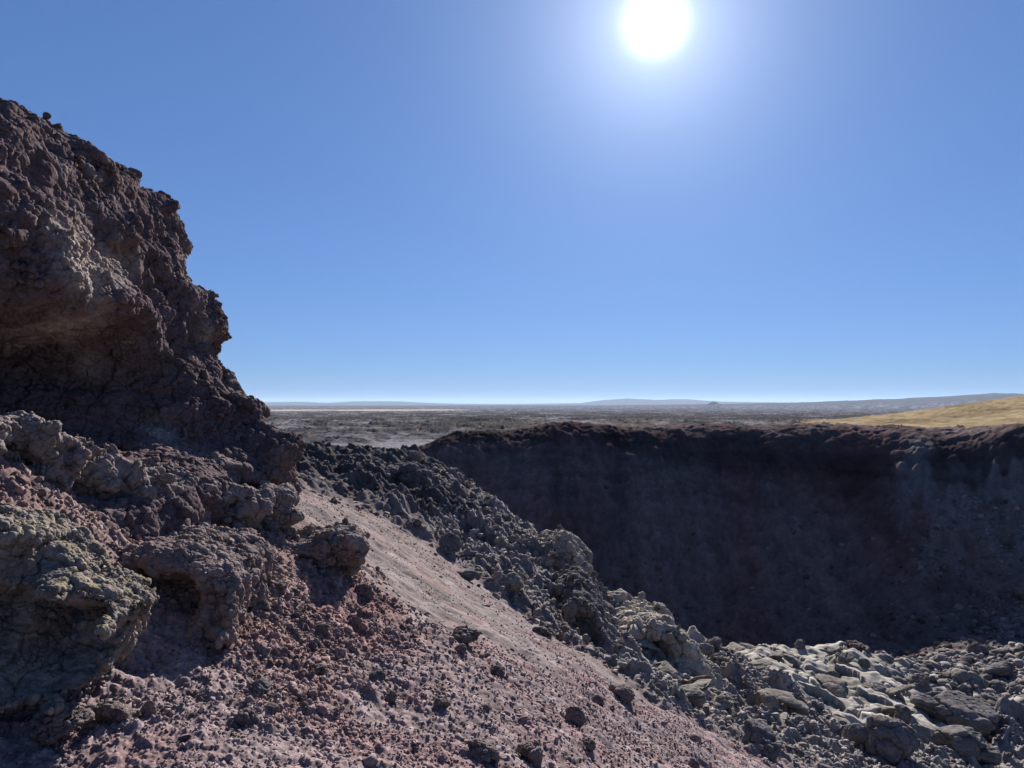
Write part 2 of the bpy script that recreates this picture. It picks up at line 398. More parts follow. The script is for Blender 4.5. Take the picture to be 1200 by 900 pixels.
    z[m] += (crag * ro * np.clip(rm / 26, 0.35, 1.15) + rim * (0.55 * fbm2(xm, ym, 24, 3, 112) + 0.5 * (ro2 - 0.3) + 0.45 * fbm2(xm, ym, 2.0, 4, 113, 0.6, True) * sm(-0.2, 0.3, fbm2(xm, ym, 13, 2, 114)) - 0.75)).astype(f32)
    # fall-line streaks and soft undulation of the cinder slopes
    cind = q['C'] + q['R'] + q['H']
    along = xm * 0.50 + ym * 0.87; across = xm * 0.30 * 0 + ym          # fall line runs mostly towards +x
    st = fbm2(xm * 0.10, ym + 0.10 * xm, 0.9, 4, 121, 0.6)
    z[m] += (cind * (0.05 * st + 0.10 * fbm2(xm, ym, 1.7, 3, 125) + 0.028 * fbm2(xm, ym, 0.3, 3, 128))).astype(f32)
    tone = 1 + cind * (0.45 * fbm2(xm * 0.10, ym + 0.10 * xm, 0.7, 4, 131, 0.6)) * sm(5, 9, rm)
    redn = (sm(-0.15, 0.35, fbm2(xm, ym, 1.1, 4, 135)) * cind)[:, None]
    cm = col[m] * tone[:, None]
    cm = cm * (1 - 0.5 * redn) + cm * np.array([1.08, 0.86, 0.84], f32) * 0.5 * redn
    bt = sm(0.0, 0.35, fbm2(xm, ym, 2.6, 4, 151, 0.6))[:, None] * q['B'][:, None]
    cm = cm * (1 - 0.55 * bt) + np.array([0.235, 0.205, 0.178], f32) * 0.55 * bt
    cm = cm * (1 + 0.45 * (q['B'] + q['D']) * fbm2(xm, ym, 1.1, 4, 153, 0.6))[:, None]
    # wall streaks
    wst = fbm2(xm, ym * 0.12, 5, 4, 141, 0.6)
    cm = cm * (1 + 0.7 * q['W'] * wst + 0.55 * q['W'] * fbm2(xm * 0.06, z[m] * 0.9, 1.3, 4, 142, 0.6) * sm(-18, -8, z[m]))[:, None]
    redw = sm(0.05, 0.4, fbm2(xm, ym * 0.4, 16, 3, 145))[:, None] * q['W'][:, None]
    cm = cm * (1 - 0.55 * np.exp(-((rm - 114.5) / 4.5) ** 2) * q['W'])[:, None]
    cm = cm * (1 - 0.5 * redw) + cm * np.array([1.35, 0.92, 0.90], f32) * 0.5 * redw
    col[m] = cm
    idx = np.where(m)[0]
    def add_stones(s, seed, w, rmin, rmax, cover, flat=1.0, ct=0.5):
        sel = (rm > rmin) & (rm < rmax) & (w > 0.04)
        if not sel.any(): return
        ii = idx[sel]
        h, sid = stones2(x[ii], y[ii], s, seed, cover, flat)
        ww = np.minimum(1, w[sel] * 1.3)
        z[ii] += (h * ww).astype(f32)
        col[ii] *= (1 + ct * (np.where(sid > 0, sid, 0.35) - 0.45) * ww)[:, None]
    rub = q['B'] + 0.55 * q['D'] + 0.35 * q['K'] + 0.04 * q['S']
    add_stones(1.2, 203, np.clip(rub + 0.25 * q['W'], 0, 1), 18, 130, 0.28, 0.7)
    add_stones(0.5, 205, np.clip(rub, 0, 1), 9, 70, 0.5, 0.85)
    add_stones(0.24, 207, np.clip(rub * 1.2 + 0.35 * q['R'], 0, 1), 5, 36, 0.7, 0.9)
    add_stones(0.13, 209, np.clip(0.9 * q['R'] + 0.25 * q['C'] + 0.5 * rub, 0, 1), 2.5, 16, 0.55, 0.85, 0.4)
    add_stones(0.06, 211, np.clip(q['R'] + 0.75 * q['C'], 0, 1), 2.0, 12, 0.9, 0.9, 0.6)
    add_stones(0.030, 213, np.clip(q['R'] + q['C'], 0, 1), 2.0, 7.5, 0.9, 0.8, 0.5)
    # fine broken texture, down to about two pixels at every distance
    wts_ = np.clip(1.0 * q['K'] + 0.9 * q['W'] + 1.25 * q['B'] + 0.9 * q['D'] + 0.42 * q['S'] + 0.5 * q['R'] + 0.36 * q['C'] + 0.16 * q['H'] + 0.2 * q['A'], 0, 1.2)
    lam = 1.9
    o_ = 0
    while lam > 0.018:
        sel = (lam > rm * 0.0030) & (lam < rm * 0.05)
        if sel.any():
            ii = idx[sel]
            fd = sm(0.0030, 0.0045, lam / rm[sel])
            nn = perlin2(x[ii] / lam + 3.3 * o_, y[ii] / lam - 1.7 * o_, 401 + o_)
            bk = np.clip(q['B'][sel] + q['K'][sel] + q['D'][sel], 0, 1)
            nn = nn * (1 - bk) + (0.45 - (1.25 if lam > 0.4 else 1.9) * np.abs(nn)) * bk
            z[ii] += (0.36 * lam * nn * fd * wts_[sel] * (1 - 0.6 * q['W'][sel] * (lam > 0.6))).astype(f32)
            col[ii] *= (1 + 0.22 * nn * fd)[:, None]
        lam *= 0.52; o_ += 1
    # pahoehoe: rope bands and joints on the smooth slabs
    sw = q['S']
    sel = (sw > 0.15) & (rm > 15)
    if sel.any():
        ii = idx[sel]; xs, ys = x[ii], y[ii]
        warp = fbm2(xs, ys, 5, 3, 301)
        ph = np.sin((0.55 * xs - ys) * 2.6 + 9 * warp)
        mask = sm(0.0, 0.4, fbm2(xs, ys, 7, 2, 305))
        q3 = np.stack([xs, ys, np.zeros_like(xs)], 1)
        f1, f2, cid = cell3(q3 + 0.7 * np.stack([perlin2(xs, ys, 3), perlin2(xs, ys, 4), 0 * xs], 1), 2.3, 307)
        crack = 1 - sm(0.02, 0.06, f2 - f1)
        z[ii] += (sw[sel] * (0.06 * ph * mask - 0.24 * crack + 0.30 * (cid - 0.5) + 0.2 * warp)).astype(f32)
        col[ii] *= (1 + sw[sel] * (0.25 * ph * mask + 0.5 * (cid - 0.5)) - 0.4 * crack * sw[sel])[:, None]
    return z, col

def height_at(x, y):
    return terrain(np.atleast_1d(np.asarray(x, float)), np.atleast_1d(np.asarray(y, float)))[0]

thd = np.linspace(R(-47), R(47), 1240)
thb = np.linspace(R(47), R(313), 70)[1:-1]
TH = np.concatenate([thd, thb])
RR = np.concatenate([np.geomspace(0.6, 2.4, 50)[:-1], np.geomspace(2.4, 135, 1500)[:-1], np.concatenate([np.geomspace(135, 2000, 520)[:-1], np.geomspace(2000, 34000, 200)])])
gt, gr = np.meshgrid(TH, RR, indexing='ij')
X = (gr * np.sin(gt)).ravel(); Y = (gr * np.cos(gt)).ravel()
Z = np.empty(len(X), f32); COL = np.empty((len(X), 3), f32)
CH = 600000
for s in range(0, len(X), CH):
    Z[s:s + CH], COL[s:s + CH] = terrain(X[s:s + CH], Y[s:s + CH])
nT, nR = len(TH), len(RR)
ii = np.arange(nT)[:, None] * nR + np.arange(nR)[None]
jj = np.roll(ii, -1, 0)
quads = np.stack([ii[:, :-1], ii[:, 1:], jj[:, 1:], jj[:, :-1]], -1).reshape(-1, 4)
V = np.stack([X, Y, Z], 1)
cen = len(V); V = np.vstack([V, [[0, 0, Z[ii[:, 0]].mean()]]]); COL = np.vstack([COL, COL[:1]])
tris = np.stack([ii[:, 0], jj[:, 0], np.full(nT, cen)], 1)
print('terrain', len(V), time.time() - T0)
M_ground = rock_material('lava_ground', attr=True, vary=0.30, scale=22.0, bump=0.35, bdist=0.012)
ground = link('ground', make_mesh('ground', V, quads, np.clip(COL, 0.01, 0.8), tris=tris), M_ground)
tag(ground, kind='structure')
print('terrain linked', time.time() - T0)

# ------------------------------------------------------------------ rocks
def surface_nets(F, org, h):
    S = F < 0
    nx, ny, nz = F.shape
    cnt = np.zeros((nx - 1, ny - 1, nz - 1), f32); acc = np.zeros((nx - 1, ny - 1, nz - 1, 3), f32)
    for ax in range(3):
        o1, o2 = [a for a in range(3) if a != ax]
        lo = [slice(None)] * 3; hi = [slice(None)] * 3; lo[ax] = slice(0, -1); hi[ax] = slice(1, None)
        A = F[tuple(lo)]; B = F[tuple(hi)]; X_ = (A < 0) != (B < 0)
        tt = np.where(X_, A / np.where(X_, A - B, 1), 0).astype(f32)
        for a in (0, 1):
            for b in (0, 1):
                sl_ = [slice(None)] * 3
                sl_[o1] = slice(a, a + F.shape[o1] - 1); sl_[o2] = slice(b, b + F.shape[o2] - 1)
                m = X_[tuple(sl_)]; t = tt[tuple(sl_)]
                cnt += m
                acc[..., ax] += t; acc[..., o1] += a * m; acc[..., o2] += b * m
    act = cnt > 0
    ids = np.full(act.shape, -1, np.int64); ids[act] = np.arange(act.sum())
    g = np.stack(np.nonzero(act), 1)
    V = (g + acc[act] / cnt[act][:, None]) * h + np.asarray(org)
    Q = []
    for ax in range(3):
        o1, o2 = (ax + 1) % 3, (ax + 2) % 3
        lo = [slice(1, -1)] * 3; hi = [slice(1, -1)] * 3
        lo[ax] = slice(0, -1); hi[ax] = slice(1, None)
        a = S[tuple(lo)]; b = S[tuple(hi)]
        for flip, m in ((False, a & ~b), (True, ~a & b)):
            e = np.stack(np.nonzero(m), 1)
            if not len(e): continue
            e[:, o1] += 1; e[:, o2] += 1
            def cid(d1, d2):
                c = e.copy(); c[:, o1] += d1; c[:, o2] += d2
                return ids[c[:, 0], c[:, 1], c[:, 2]]
            qd = np.stack([cid(-1, -1), cid(0, -1), cid(0, 0), cid(-1, 0)], 1)
            Q.append(qd[:, ::-1] if flip else qd)
    return V.astype(f32), np.concatenate(Q)

def largest(V, Q):
    """drop crumbs that the noise has cut loose"""
    lab = np.arange(len(V))
    while True:
        m = lab[Q].min(1); new = lab.copy()
        for i in range(4): np.minimum.at(new, Q[:, i], m)
        new = new[new]
        if (new == lab).all(): break
        lab = new
    big = np.bincount(lab).argmax(); k = lab == big
    ix = np.cumsum(k) - 1
    return V[k], ix[Q[k[Q].all(1)]]

def subdiv(V, Q, levels):
    for _ in range(levels):
        n = len(V)
        E = np.stack([Q, np.roll(Q, -1, 1)], 2).reshape(-1, 2); E.sort(1)
        key = E[:, 0].astype(np.int64) * n + E[:, 1]
        uk, inv = np.unique(key, return_inverse=True)
        em = (V[uk // n] + V[uk % n]) * 0.5
        fc = V[Q].mean(1)
        ei = n + inv.reshape(-1, 4); fi = n + len(uk) + np.arange(len(Q))
        V = np.vstack([V, em, fc]).astype(f32)
        Q = np.concatenate([np.stack([Q[:, i], ei[:, i], fi, ei[:, (i + 3) % 4]], 1) for i in range(4)])
        # smooth a little so that facets of the coarse grid vanish
        to = np.concatenate([Q[:, i] for i in range(4) for k in (1, 3)]); fr = np.concatenate([Q[:, (i + k) % 4] for i in range(4) for k in (1, 3)])
        cnt = np.bincount(to, minlength=len(V)).astype(f32)
        acc = np.stack([np.bincount(to, weights=V[fr, a], minlength=len(V)) for a in range(3)], 1)
        V = (0.5 * V + 0.5 * acc / cnt[:, None]).astype(f32)
    return V, Q
def normals(V, Q):
    n = np.cross(V[Q[:, 2]] - V[Q[:, 0]], V[Q[:, 3]] - V[Q[:, 1]])
    N = sum(np.stack([np.bincount(Q[:, i], weights=n[:, a], minlength=len(V)) for a in range(3)], 1) for i in range(4)).astype(f32)
    return N / np.maximum(np.linalg.norm(N, axis=1), 1e-9)[:, None]

def poly_sdf(px, pz, poly):
    d = np.full(px.shape, 1e9); ins = np.zeros(px.shape, bool)
    m = len(poly)
    for i in range(m):
        x0, z0 = poly[i]; x1, z1 = poly[(i + 1) % m]
        ex, ez = x1 - x0, z1 - z0
        t = np.clip(((px - x0) * ex + (pz - z0) * ez) / (ex * ex + ez * ez + 1e-12), 0, 1)
        d = np.minimum(d, np.hypot(px - x0 - t * ex, pz - z0 - t * ez))
        c = ((z0 > pz) != (z1 > pz)) & (px < (x1 - x0) * (pz - z0) / ((z1 - z0) if z1 != z0 else 1e-12) + x0)
        ins ^= c
    return np.where(ins, -d, d)
def smax(a, b, k):
    h = np.clip(0.5 + 0.5 * (a - b) / k, 0, 1)
    return b + (a - b) * h + k * h * (1 - h)
def smin(a, b, k): return -smax(-a, -b, k)

def rough_up(V, Q, scale, lump=0.35, fine=1.0, seed=0):
    """spatter texture: lumps with creases, then ever finer breakage"""
    N = normals(V, Q)
    msk = sm(-0.22, 0.28, fbm3(V, scale * 5, 3, seed + 41)); lump_ = lump * (0.30 + 0.95 * msk)
    b1, b2, bid = cell3(V + 0.8 * scale * np.stack([perlin3(*(V / (scale * 2.5)).T, seed + 80 + i) for i in range(3)], 1), scale * 3.6, seed + 17)
    V = V + N * (0.75 * scale * ((bid - 0.5) - 0.5 * (1 - sm(0.0, 0.10, b2 - b1))))[:, None]
    N = normals(V, Q)
    f1, f2, cid = cell3(V * np.array([1, 1, 1.25], f32) + 0.35 * scale * np.stack([perlin3(*(V / (scale * 1.5)).T, seed + 60 + i) for i in range(3)], 1), scale, seed)
    V = V + N * (lump_ * scale * (np.minimum(f2 - f1, 0.5) * 1.2 - 0.3 + 0.7 * (cid - 0.5)))[:, None]
    N = normals(V, Q)
    g1, g2, cid2 = cell3(V, scale * 0.36, seed + 5)
    V = V + N * (lump_ * 0.36 * scale * (np.minimum(g2 - g1, 0.5) - 0.25 + 0.5 * (cid2 - 0.5)) * fine)[:, None]
    n3 = fbm3(V, scale * 0.30, 5, seed + 9, 0.65, True)
    V = V + N * (0.18 * scale * n3 * fine)[:, None]
    return V.astype(f32), cid, cid2, n3

def grid_sdf(lo, hi, h, fn):
    lo = np.asarray(lo, float); hi = np.asarray(hi, float)
    n = np.ceil((hi - lo) / h).astype(int) + 1
    xs, ys, zs = (lo[i] + h * np.arange(n[i]) for i in range(3))
    Xg, Yg, Zg = np.meshgrid(xs, ys, zs, indexing='ij')
    F = fn(Xg, Yg, Zg).astype(f32)
    return F, Xg, Yg, Zg
def add_noise(F, X_, Y_, Z_, terms, band):
    m = np.abs(F) < band
    p = np.stack([X_[m], Y_[m], Z_[m]], 1)
    for (amp, s, oct, seed, ridged, zs) in terms:
        F[m] += (amp * fbm3(p, s, oct, seed, 0.5, ridged, zs)).astype(f32)
    for ax in range(3):
        for e in (0, -1):
            sl_ = [slice(None)] * 3; sl_[ax] = e; F[tuple(sl_)] = 1.0
    return F
def tint(n, base, cid, cid2, n3, amt=0.35):
    k = 1 + amt * (cid - 0.5) * 1.2 + amt * (cid2 - 0.5) + amt * 0.7 * n3
    return np.clip(np.asarray(base, f32)[None] * k[:, None], 0.01, 0.7)
def blend(c, other, w):
    return c * (1 - w[:, None]) + np.asarray(other, f32)[None] * w[:, None]

M_rock = rock_material('spatter_rock', attr=True, vary=0.28, scale=26.0, bump=0.4, bdist=0.012)
M_small = rock_material('broken_rock', attr=True, vary=0.35, scale=14.0, bump=0.4, bdist=0.015)

def finish(name, V, Q, cols, origin, label, cat, group=None):
    origin = np.asarray(origin, f32)
    o = link(name, make_mesh(name, V - origin, Q, cols), M_rock)
    o.location = tuple(float(v) for v in origin)
    return tag(o, label, cat, group)

def pxpoly(pts, y, yt=None):
    yt = y if yt is None else yt
    b0 = min(b for a, b in pts); b1 = max(b for a, b in pts)
    return np.array([[P(a, b, yt + (y - yt) * (b - b0) / (b1 - b0))[0], P(a, b, yt + (y - yt) * (b - b0) / (b1 - b0))[2]] for a, b in pts])

# --- the tall pinnacle on the left
D = 10.8
out = [(231, 326), (244, 350), (250, 372), (244, 400), (257, 425), (264, 445), (284, 457), (300, 466), (303, 486), (318, 501), (343, 512), (347, 535), (347, 590), (349, 640)]
poly = np.vstack([[(-8.5, 3.6), (-5.5, 3.4), (-4.95, 3.15), (-4.72, 2.85), (-4.64, 2.43), (-4.47, 1.95)], pxpoly(out, D), [(-3.0, -2.6), (-8.5, -2.6)]])
def f_pin(X_, Y_, Z_):
    """a cliff running away from the viewer; its face looks right, its crest is level, its far end steps down"""
    dx = -1.6 * np.exp(-np.abs((Y_ - 7.3) / 2.05) ** 4 - np.abs((Z_ - 0.02 - 0.08 * (Y_ - 7.5)) / 0.72) ** 4)           # the hollow
    dx = dx + 0.48 * np.exp(-np.abs((Z_ - 0.95) / 0.36) ** 2 - np.abs((Y_ - 8.4) / 1.1) ** 4)                            # the lip above it
    dx = dx + 0.25 * np.exp(-np.abs((Z_ - 1.75) / 0.35) ** 2 - np.abs((Y_ - 7.3) / 0.8) ** 4)
    dx = dx - 0.30 * np.exp(-np.abs((Z_ - 1.35) / 0.35) ** 2 - np.abs((Y_ - 9.6) / 0.55) ** 2)
    dx = dx + 0.28 * np.exp(-np.abs((Z_ - 2.1) / 0.3) ** 2 - np.abs((Y_ - 8.8) / 0.5) ** 2)
    dx = dx + 0.40 * np.exp(-np.abs((Z_ + 0.55) / 0.45) ** 2 - np.abs((Y_ - 10.3) / 0.45) ** 2) * (Y_ < 10.6)
    dx = dx + 0.10 * np.exp(-np.abs((Z_ - 1.35) / 1.0) ** 4) * sm(8.8, 9.8, Y_)
    dx = dx + 0.22 * np.exp(-np.abs((Z_ - 0.15) / 0.40) ** 4) * sm(9.4, 10.0, Y_)
    d2 = poly_sdf(X_ - dx, Z_ + 0.03 * (10.0 - Y_), poly)
    f = smax(d2, 4.2 - Y_, 0.3)
    return smax(f, Y_ - 12.0 + 0.10 * (Z_ + 2), 0.4)
PO = (-7.0, 3.7, -2.2)
F, Xg, Yg, Zg = grid_sdf(PO, (-2.3, 12.6, 3.7), 0.055, f_pin)
F = add_noise(F, Xg, Yg, Zg, [(0.30, 1.6, 3, 511, False, 1.2), (0.20, 0.85, 3, 515, True, 1.2), (0.06, 0.55, 2, 523, True, 2.8), (0.08, 0.26, 2, 519, True, 1.0)], 0.9)
V, Q = subdiv(*largest(*surface_nets(F, PO, 0.055)), 2)
V, c1, c2, n3 = rough_up(V, Q, 0.075, 0.48, 1.2, 31)
c = tint(len(V), (0.088, 0.066, 0.068), c1, c2, n3)
w = sm(0.12, 0.42, fbm3(V, 1.3, 4, 541) - 0.35 * np.exp(-((V[:, 2] - 0.1) / 0.5) ** 2 - ((V[:, 1] - 7.0) / 2.0) ** 4) + 0.30 * np.exp(-((V[:, 1] - 8.4) / 1.4) ** 2 - ((V[:, 2] - 1.45) / 0.55) ** 2)) * 0.8  # weathered tan patches; hollow's shade and buttress's sunlight also painted into this colour weight
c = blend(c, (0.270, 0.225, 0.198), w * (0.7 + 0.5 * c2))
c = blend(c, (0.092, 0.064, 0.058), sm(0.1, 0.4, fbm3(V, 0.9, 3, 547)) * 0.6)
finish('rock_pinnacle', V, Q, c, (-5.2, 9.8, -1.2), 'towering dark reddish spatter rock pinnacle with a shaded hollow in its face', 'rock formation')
print('pinnacle', len(V), time.time() - T0)

def relief_rock(name, pts, y0, yb, rnd, bumps, h, lev, noise, rough, base, label, cat='rock outcrop', group=None, seed=0, extra=None, side=0.0, yt=None):
    """an outcrop: outline at its own distance, real depth, hollows and bulges in its face"""
    pl = pxpoly(pts, y0, yt)
    z_lo, z_hi = pl[:, 1].min(), pl[:, 1].max(); lean = 0.0 if yt is None else (yt - y0) / (z_hi - z_lo)
    lo = (pl[:, 0].min() - 4 * h - noise[0], y0 - 4 * h - noise[0] - sum(max(0, -b[4]) for b in bumps), pl[:, 1].min() - 4 * h - noise[0])
    hi = (pl[:, 0].max() + 4 * h + noise[0], yb + 4 * h + noise[0], pl[:, 1].max() + 4 * h + noise[0])
    def fn(X_, Y_, Z_):
        yf = y0 + lean * (Z_ - z_lo)
        d2 = poly_sdf(X_ - side * (Y_ - yf), Z_, pl)
        for (bx, by, rx, rz, amt) in bumps:
            c_ = P(bx, by, y0 if yt is None else 0.5 * (y0 + yt)); sx = rx / FPX * y0; sz = rz / FPX * y0
            yf = yf + amt * np.exp(-(((X_ - c_[0]) / sx) ** 4 + ((Z_ - c_[2]) / sz) ** 4))
        f = smax(d2, yf - Y_, rnd)
        return smax(f, Y_ - yb, rnd)
    F, A_x, A_y, A_z = grid_sdf(lo, hi, h, fn)
    F = add_noise(F, A_x, A_y, A_z, [(noise[0], noise[1], 3, seed + 1, False, 1.2), (noise[0] * 0.6, noise[1] * 0.45, 3, seed + 4, True, 1.2)], noise[0] * 2 + 3 * h)
    V, Q = subdiv(*largest(*surface_nets(F, lo, h)), lev)
    V, c1, c2, n3 = rough_up(V, Q, rough, 0.38, 1.0, seed + 11)
    c = tint(len(V), base, c1, c2, n3)
    if extra: c = extra(V, c, normals(V, Q), c2)
    b = V.mean(0); b[2] = V[:, 2].min()
    return finish(name, V, Q, c, b, label, cat, group)

def lichen(V, c, N, c2):
    w = sm(0.05, 0.3, fbm3(V, 0.14, 4, 611)) * sm(0.1, 0.7, N[:, 2]) * 0.48
    c = blend(c, (0.265, 0.228, 0.118), w)
    return blend(c, (0.24, 0.22, 0.19), sm(0.15, 0.45, fbm3(V, 0.09, 3, 617)) * sm(0, 0.6, N[:, 2]) * 0.5)
LED = [(-120, 520, 5.2, 0.34), (-30, 525, 5.75, 0.30), (45, 520, 6.3, 0.24), (75, 545, 6.5, 0.27), (118, 552, 6.95, 0.31), (160, 575, 7.3, 0.33), (200, 582, 7.8, 0.36), (245, 592, 8.3, 0.36), (290, 600, 8.8, 0.36), (325, 600, 9.4, 0.36)]
def f_led(X_, Y_, Z_):
    f = None
    for px, py, y, r_ in LED:
        c_ = P(px, py, y)
        e = np.sqrt(((X_ - c_[0] + 0.12) / 1.25) ** 2 + ((Y_ - c_[1]) / 1.35) ** 2 + ((Z_ - c_[2]) / 1.05) ** 2) - r_
        f = e if f is None else smin(f, e, 0.12)
    return f
LO = (-5.9, 4.4, -2.1)
F, Xg, Yg, Zg = grid_sdf(LO, (-2.1, 10.6, 0.4), 0.04, f_led)
F = add_noise(F, Xg, Yg, Zg, [(0.20, 0.6, 3, 701, False, 1.2), (0.16, 0.3, 3, 704, True, 1.2)], 0.4)
V, Q = subdiv(*largest(*surface_nets(F, LO, 0.04)), 2)
V, c1, c2, n3 = rough_up(V, Q, 0.06, 0.5, 1.2, 711)
finish('rock_ledge', V, Q, tint(len(V), (0.150, 0.124, 0.116), c1, c2, n3), (-3.8, 7.5, -1.2), 'long knobbly rock ledge along the foot of the tall pinnacle', 'rock outcrop')
relief_rock('mossy_boulder', [(-170, 598), (-50, 606), (-8, 610), (18, 630), (32, 662), (56, 692), (88, 718), (116, 745), (106, 766), (88, 776), (78, 806), (60, 842), (20, 870), (-170, 880)],
            3.7, 5.15, 0.22, [(28, 780, 60, 60, 0.76), (-10, 676, 40, 28, 0.40), (-60, 760, 60, 60, 0.6)], 0.018, 2, (0.07, 0.30), 0.065, (0.142, 0.120, 0.104),
            'boulder crusted with yellow-green lichen over a dark hollow at its foot', 'boulder', seed=720, extra=lichen, side=-0.12, yt=4.3)
relief_rock('undercut_bank', [(108, 668), (140, 650), (190, 643), (240, 652), (272, 672), (278, 700), (262, 735), (252, 775), (190, 775), (110, 770)],
            5.4, 7.6, 0.16, [(178, 722, 58, 36, 0.6), (250, 740, 12, 45, 0.25), (130, 690, 25, 20, 0.2), (235, 690, 20, 14, -0.12)], 0.025, 2, (0.09, 0.40), 0.085, (0.138, 0.108, 0.103),
            'low undercut rock bank with a purple-shaded recess above the gravel', seed=740, side=-0.12, yt=6.1)
relief_rock('jutting_outcrop', [(318, 655), (340, 640), (372, 632), (412, 628), (428, 640), (425, 664), (408, 688), (388, 698), (345, 690), (315, 690)],
            8.7, 9.9, 0.1, [(400, 680, 18, 20, 0.35), (355, 668, 16, 14, 0.16)], 0.03, 2, (0.10, 0.42), 0.11, (0.140, 0.115, 0.108),
            'dark jutting rock outcrop overhanging the pale cinder chute', seed=760, side=-0.15)
relief_rock('spur_crag', [(636, 658), (650, 642), (664, 636), (682, 648), (694, 668), (694, 716), (664, 722), (640, 704)], 23.5, 27.0, 0.15,
            [(652, 700, 14, 12, 0.5)], 0.07, 2, (0.32, 1.3), 0.4, (0.20, 0.175, 0.15), 'pale fractured crag capping the end of the rocky spur above the pit', seed=780)
relief_rock('dark_crag', [(660, 714), (676, 702), (694, 704), (708, 726), (717, 748), (718, 782), (700, 796), (680, 780), (664, 750)], 18.6, 22.5, 0.12,
            [(690, 745, 16, 24, 0.5)], 0.06, 2, (0.28, 1.2), 0.32, (0.105, 0.094, 0.092), 'dark blocky crag at the lower tip of the spur, black hollow facing the viewer', seed=800)
relief_rock('smooth_outcrop', [(728, 745), (745, 734), (770, 729), (800, 733), (812, 748), (832, 765), (850, 800), (838, 830), (790, 830), (735, 790)], 22.5, 27, 0.4,
            [(758, 768, 24, 16, 0.9), (800, 800, 30, 20, -0.5)], 0.08, 2, (0.30, 1.8), 0.5, (0.235, 0.205, 0.175), 'large pale smooth lava outcrop beside the dark pit edge', seed=820, side=-0.1)
relief_rock('craggy_ridge', [(342, 560), (362, 548), (392, 553), (420, 546), (450, 548), (478, 552), (500, 560), (512, 590), (480, 620), (440, 606), (400, 598), (344, 580)], 26.5, 32, 0.4,
            [(440, 590, 40, 14, 0.8), (380, 575, 20, 12, 0.6)], 0.09, 2, (0.45, 1.6), 0.5, (0.085, 0.078, 0.078), 'black craggy lava ridge where the cinder chute ends', seed=840, side=-0.2)
print('outcrops', time.time() - T0)

# ------------------------------------------------------------------ loose rock
def ico(sub):
    t = (1 + 5 ** 0.5) / 2
    v = [(-1, t, 0), (1, t, 0), (-1, -t, 0), (1, -t, 0), (0, -1, t), (0, 1, t), (0, -1, -t), (0, 1, -t), (t, 0, -1), (t, 0, 1), (-t, 0, -1), (-t, 0, 1)]
    f = [(0, 11, 5), (0, 5, 1), (0, 1, 7), (0, 7, 10), (0, 10, 11), (1, 5, 9), (5, 11, 4), (11, 10, 2), (10, 7, 6), (7, 1, 8), (3, 9, 4), (3, 4, 2), (3, 2, 6), (3, 6, 8), (3, 8, 9), (4, 9, 5), (2, 4, 11), (6, 2, 10), (8, 6, 7), (9, 8, 1)]
    v = [np.array(a) / np.linalg.norm(a) for a in v]
    for _ in range(sub):
        c = {}; nf = []
        def mid(a, b):
            k = (min(a, b), max(a, b))
            if k not in c: m = v[a] + v[b]; v.append(m / np.linalg.norm(m)); c[k] = len(v) - 1
            return c[k]
        for a, b, d in f:
            x, y, z = mid(a, b), mid(b, d), mid(d, a); nf += [(a, x, z), (b, y, x), (d, z, y), (x, y, z)]
        f = nf
    return np.array(v, f32), np.array(f, np.int32)
def broken(V, rg, npl=9, jit=0.12, ell=0.35):
    n = rg.normal(size=(npl, 3)); n /= np.linalg.norm(n, axis=1)[:, None]
    d = rg.uniform(0.42, 0.95, npl)
    dt = V @ n.T
    r = np.min(np.where(dt > 0.08, d / np.maximum(dt, 0.08), 9), axis=1)
    r = np.minimum(r, 1.15) * (1 + jit * rg.normal(size=len(V)))
    return (V * r[:, None] * (1 + ell * rg.uniform(-1, 1, 3))).astype(f32)
ICO = [ico(i) for i in range(4)]
import bmesh
def shard(npts, rg):
    """a broken stone: hull of points on a squashed ball, always 2n-4 faces"""
    while True:
        p = rg.normal(size=(npts, 3)); p /= np.linalg.norm(p, axis=1)[:, None]
        dd = np.linalg.norm(p[:, None] - p[None], axis=2) + 9 * np.eye(npts)
        if dd.min() < 0.35: continue
        bm = bmesh.new()
        for a in p: bm.verts.new(a)
        bm.verts.index_update()
        bmesh.ops.convex_hull(bm, input=bm.verts[:])
        bm.verts.index_update()
        f = [[v.index for v in q.verts] for q in bm.faces if len(q.verts) == 3]
        co = np.array([v.co for v in bm.verts]); bm.free()
        if len(f) == 2 * npts - 4 and len(co) == npts:
            return (co * (1 + 0.4 * rg.uniform(-1, 1, 3)) * 0.95).astype(f32), np.array(f, np.int32)
def rand_rot(n, rg):
    q = rg.normal(size=(n, 4)); q /= np.linalg.norm(q, axis=1)[:, None]
    w, x, y, z = q.T
    return np.stack([np.stack([1 - 2 * (y * y + z * z), 2 * (x * y - z * w), 2 * (x * z + y * w)], 1),
                     np.stack([2 * (x * y + z * w), 1 - 2 * (x * x + z * z), 2 * (y * z - x * w)], 1),
                     np.stack([2 * (x * z - y * w), 2 * (y * z + x * w), 1 - 2 * (x * x + y * y)], 1)], 1).astype(f32)
def kinds_at(x, y):
    return base_height(x, y)[1]
def scatter(n, th, rlim, weight, rg):
    """n points, even over bearing and log distance, thinned by a weight of the ground kinds"""
    out = []
    tot = 0
    while tot < n:
        t = rg.uniform(R(th[0]), R(th[1]), 20000); r = np.exp(rg.uniform(math.log(rlim[0]), math.log(rlim[1]), 20000))
        x = r * np.sin(t); y = r * np.cos(t)
        w = weight(kinds_at(x, y), x, y, r)
        k = rg.uniform(0, 1, 20000) < w
        out.append(np.stack([x[k], y[k], r[k]], 1)); tot += k.sum()
        if k.sum() == 0: break
    return np.concatenate(out)[:n]
